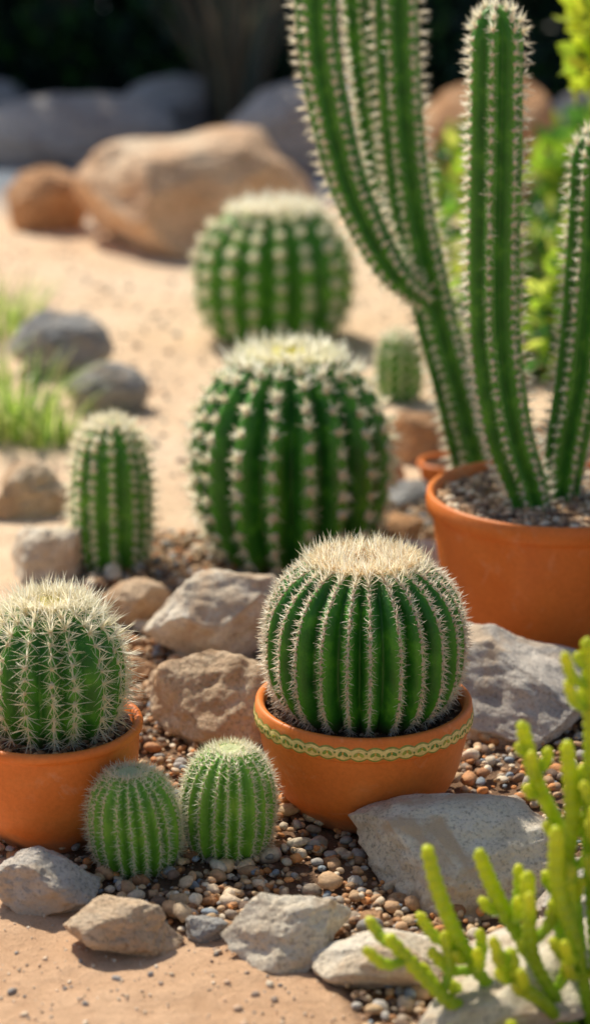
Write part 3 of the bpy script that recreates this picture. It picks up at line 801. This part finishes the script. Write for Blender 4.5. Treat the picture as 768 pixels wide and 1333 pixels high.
# ------------------------------------------------------------------ leaves, grass, shrubs
def leaves(centers, radii, n, size, cols, seed, up=0.3, shell=0.5):
    r = rs(seed); centers = np.array(centers); radii = np.array(radii)
    vol = np.prod(radii, axis=1) ** 0.75; idx = r.choice(len(centers), n, p=vol / vol.sum())
    d = unit(r.normal(size=(n, 3))); q = r.uniform(shell ** 3, 1, n) ** (1 / 3.0)
    lump = 1 + 0.25 * np.sin(d @ np.array([3.1, 4.2, 2.3]) * 2 + idx)
    P = centers[idx] + d * radii[idx] * (q * lump)[:, None]
    a = unit(d * 0.7 + r.normal(0, 0.6, (n, 3)) + np.array([0, 0, up]))
    b = unit(np.cross(a, r.normal(size=(n, 3)))); nn = np.cross(a, b)
    L = size * r.uniform(0.6, 1.3, n)[:, None]; W = L * r.uniform(0.22, 0.34, (n, 1))
    V = np.stack([P, P + a * L * 0.3 + b * W + nn * L * 0.06, P + a * L * 0.72 + b * W * 0.7 + nn * L * 0.03, P + a * L - nn * L * 0.08,
                  P + a * L * 0.72 - b * W * 0.7 + nn * L * 0.03, P + a * L * 0.3 - b * W + nn * L * 0.06], 1)
    F = (np.arange(n) * 6)[:, None, None] + np.array([[0, 1, 2, 3], [0, 3, 4, 5]])[None]
    cols = np.array(cols)
    c = cols[r.randint(0, len(cols), n)] * r.uniform(0.7, 1.25, (n, 1))
    return V.reshape(-1, 3), F.reshape(-1, 4), np.repeat(c[:, None], 6, 1).reshape(-1, 3)

def stems(base, targets, r0, r1, seed, col=(0.14, 0.10, 0.06)):
    r = rs(seed); parts = []
    for t in targets:
        b = np.array(base) + r.normal(0, 0.03, 3) * np.array([1, 1, 0]); t = np.array(t)
        mid = b * 0.5 + t * 0.5 + r.normal(0, 0.06, 3) * np.linalg.norm(t - b)
        tb = Tube([b, mid, t], [r0, (r0 + r1) / 2, r1]); V, F, C = tb.mesh(seg=8, ds=0.05)
        parts.append((V, F, np.tile(col, (len(V), 1))))
    return join_parts(parts)

def shrub(name, base, centers, radii, n, size, cols, seed, r0=0.012, r1=0.004, **kw):
    root = empty(name, base); b = np.array(base)
    c = np.array(centers) - b
    V, F, C = leaves(c, radii, n, size, cols, seed, **kw)
    np_mesh('leaves', V, F, M_leaf, col=C, smooth=False, parent=root)
    V, F, C = stems((0, 0, 0), c, r0, r1, seed + 1); np_mesh('branches', V, F, M_bark, col=C, parent=root)

BR = [(0.36, 0.58, 0.04), (0.50, 0.70, 0.06), (0.18, 0.38, 0.04), (0.74, 0.80, 0.14)]
MD = [(0.06, 0.18, 0.03), (0.10, 0.26, 0.04), (0.04, 0.12, 0.03)]
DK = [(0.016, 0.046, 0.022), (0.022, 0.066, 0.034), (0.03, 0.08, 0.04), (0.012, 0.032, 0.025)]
r = rs(200)
cs = [(r.uniform(0.42, 1.05), r.uniform(4.3, 5.2), r.uniform(0.06, 0.36)) for _ in range(20)]
shrub('leafy_shrub', (0.72, 4.7, 0), cs, [(r.uniform(0.07, 0.13),) * 3 for _ in cs], 2600, 0.052, BR + MD, 201)
cs = [(r.uniform(0.50, 1.3), r.uniform(5.6, 6.4), r.uniform(0.08, 0.46)) for _ in range(18)]
shrub('leafy_shrub', (0.9, 6.0, 0), cs, [(r.uniform(0.10, 0.17),) * 3 for _ in cs], 2400, 0.07, BR + MD[:2], 203)
cs = [(0.625, 4.2, 0.80), (0.61, 4.2, 0.90), (0.66, 4.2, 0.86), (0.70, 4.22, 0.74), (0.72, 4.2, 0.95), (0.78, 4.2, 0.84), (0.80, 4.2, 0.62), (0.76, 4.2, 1.02)]
shrub('tall_leafy_shrub', (0.86, 4.25, 0), cs, [(0.055, 0.055, 0.055)] * len(cs), 420, 0.055, [(0.62, 0.76, 0.05), (0.76, 0.80, 0.07), (0.44, 0.60, 0.05)], 205, r0=0.009, r1=0.003)

cs = []; rd = []
for k in range(120):
    cs.append((r.uniform(-6, 6), r.uniform(11.4, 13.2), r.uniform(0.25, 4.8))); q = r.uniform(0.35, 0.7); rd.append((q, q * 0.8, q * 0.9))
for k in range(16):
    for z in (0.35, 0.9, 1.5):
        cs.append((-4.8 + k * 0.6 + 0.3 * (z > 0.5), 13.4 + 0.25 * (k % 2), z)); rd.append((0.5, 0.4, 0.5))
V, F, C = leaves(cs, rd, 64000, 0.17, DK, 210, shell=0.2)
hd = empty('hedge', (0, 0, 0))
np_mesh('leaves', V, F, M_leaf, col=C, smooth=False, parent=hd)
parts = []
for k in range(14):
    x0 = -6 + k * 0.9 + r.uniform(-0.2, 0.2)
    V, F, C = stems((x0, 12.4, 0), [(x0 + r.uniform(-.6, .6), 12.4 + r.uniform(-.5, .5), r.uniform(3, 4.4)) for _ in range(4)], 0.05, 0.015, 300 + k)
    parts.append((V, F, C))
V, F, C = join_parts(parts); np_mesh('trunks', V, F, M_bark, col=C, parent=hd)
for k, (x, y, s) in enumerate([(-1.3, 10.9, 0.30), (0.9, 10.4, 0.36), (1.7, 9.9, 0.4), (0.35, 10.9, 0.3), (-2.3, 10.6, 0.4), (-0.75, 11.0, 0.3)]):
    cs = [(x + r.uniform(-s, s), y + r.uniform(-s, s) * 0.6, r.uniform(0.1, s * 1.2)) for _ in range(10)]
    shrub('dark_shrub', (x, y, 0), cs, [(0.2,) * 3] * 10, 1500, 0.10, DK + MD[:1], 220 + k)

def blades(n, spread, h, wd, lean, cols, seed):
    r = rs(seed); a = r.uniform(0, 6.28, n); q = np.sqrt(r.uniform(0, 1, n)) * spread
    B = np.stack([q * np.cos(a), q * np.sin(a), 0 * a], 1)
    dirh = unit(np.stack([np.cos(a), np.sin(a), 0 * a], 1) + r.normal(0, 0.5, (n, 3)) * np.array([1, 1, 0]))
    H = h * r.uniform(0.5, 1.1, n)[:, None]; ln = lean * r.uniform(0.2, 1.2, (n, 1))
    side = np.cross(dirh, [0, 0, 1.0]); Vs = []
    for t in (0, 0.35, 0.7, 1.0):
        c = B + dirh * H * ln * t ** 1.8 + np.array([0, 0, 1.0]) * H * (t - 0.25 * ln * t ** 2.5)
        w_ = wd * (1 - t) ** 0.6 if t < 1 else wd * 0.04
        Vs += [c - side * w_, c + side * w_]
    V = np.stack(Vs, 1); f = np.array([[0, 1, 3, 2], [2, 3, 5, 4], [4, 5, 7, 6]])
    F = f[None] + (np.arange(n) * 8)[:, None, None]
    c = np.array(cols)[r.randint(0, len(cols), n)] * r.uniform(0.75, 1.2, (n, 1))
    return V.reshape(-1, 3), F.reshape(-1, 4), np.repeat(c[:, None], 8, 1).reshape(-1, 3)

GR = [(0.34, 0.54, 0.06), (0.54, 0.70, 0.14), (0.12, 0.26, 0.05), (0.80, 0.80, 0.36)]
for k, (x, y, sp, h, n) in enumerate([(-0.62, 4.35, 0.10, 0.20, 200), (-0.52, 4.25, 0.06, 0.13, 80), (-0.80, 5.4, 0.12, 0.20, 160), (-0.75, 4.6, 0.08, 0.18, 90)]):
    V, F, C = blades(n, sp, h, 0.0034, 0.9, GR, 230 + k); np_mesh('grass_tuft', V, F, M_leaf, col=C, smooth=False, loc=(x, y, 0))
V, F, C = blades(110, 0.12, 1.1, 0.014, 0.55, [(0.34, 0.24, 0.15), (0.46, 0.34, 0.20), (0.16, 0.18, 0.12), (0.20, 0.22, 0.18)], 240)
np_mesh('yucca_plant', V, F, M_leaf, col=C, smooth=False, loc=(-0.28, 10.0, 0))

# ------------------------------------------------------------------ light, sky
sv = Vector((-0.52, 0.85, 0)).normalized(); el = math.radians(50)
sd = Vector((sv.x * math.cos(el), sv.y * math.cos(el), math.sin(el)))
sun = bpy.data.lights.new('sun', 'SUN'); sun.energy = 5.0; sun.angle = math.radians(0.5); sun.color = (1.0, 0.94, 0.80)
so = bpy.data.objects.new('sun', sun); so.rotation_euler = sd.to_track_quat('Z', 'Y').to_euler(); COL.objects.link(so)
wd_ = bpy.data.worlds.new('World'); scene.world = wd_; wd_.use_nodes = True
nt = wd_.node_tree; bg = nt.nodes['Background']; sky = nt.nodes.new('ShaderNodeTexSky'); sky.sky_type = 'NISHITA'
sky.sun_disc = False; sky.sun_elevation = el; sky.sun_rotation = math.atan2(sv.x, sv.y) % (2 * math.pi)
sky.dust_density = 1.6; sky.ozone_density = 1.0
nt.links.new(sky.outputs[0], bg.inputs['Color']); bg.inputs['Strength'].default_value = 0.11

# ------------------------------------------------------------------ camera
cam = bpy.data.cameras.new('camera'); co = bpy.data.objects.new('camera', cam); COL.objects.link(co)
co.location = (0, 0, 1.15); co.rotation_euler = (math.radians(90 - 17), 0, 0)
cam.sensor_fit = 'VERTICAL'; cam.sensor_height = 36; cam.lens = 72.1; cam.clip_end = 500; cam.clip_start = 0.05
cam.dof.use_dof = True; cam.dof.focus_distance = 2.56; cam.dof.aperture_fstop = 2.3
scene.camera = co
scene.view_settings.view_transform = 'Standard'; scene.view_settings.look = 'None'; scene.view_settings.exposure = 0
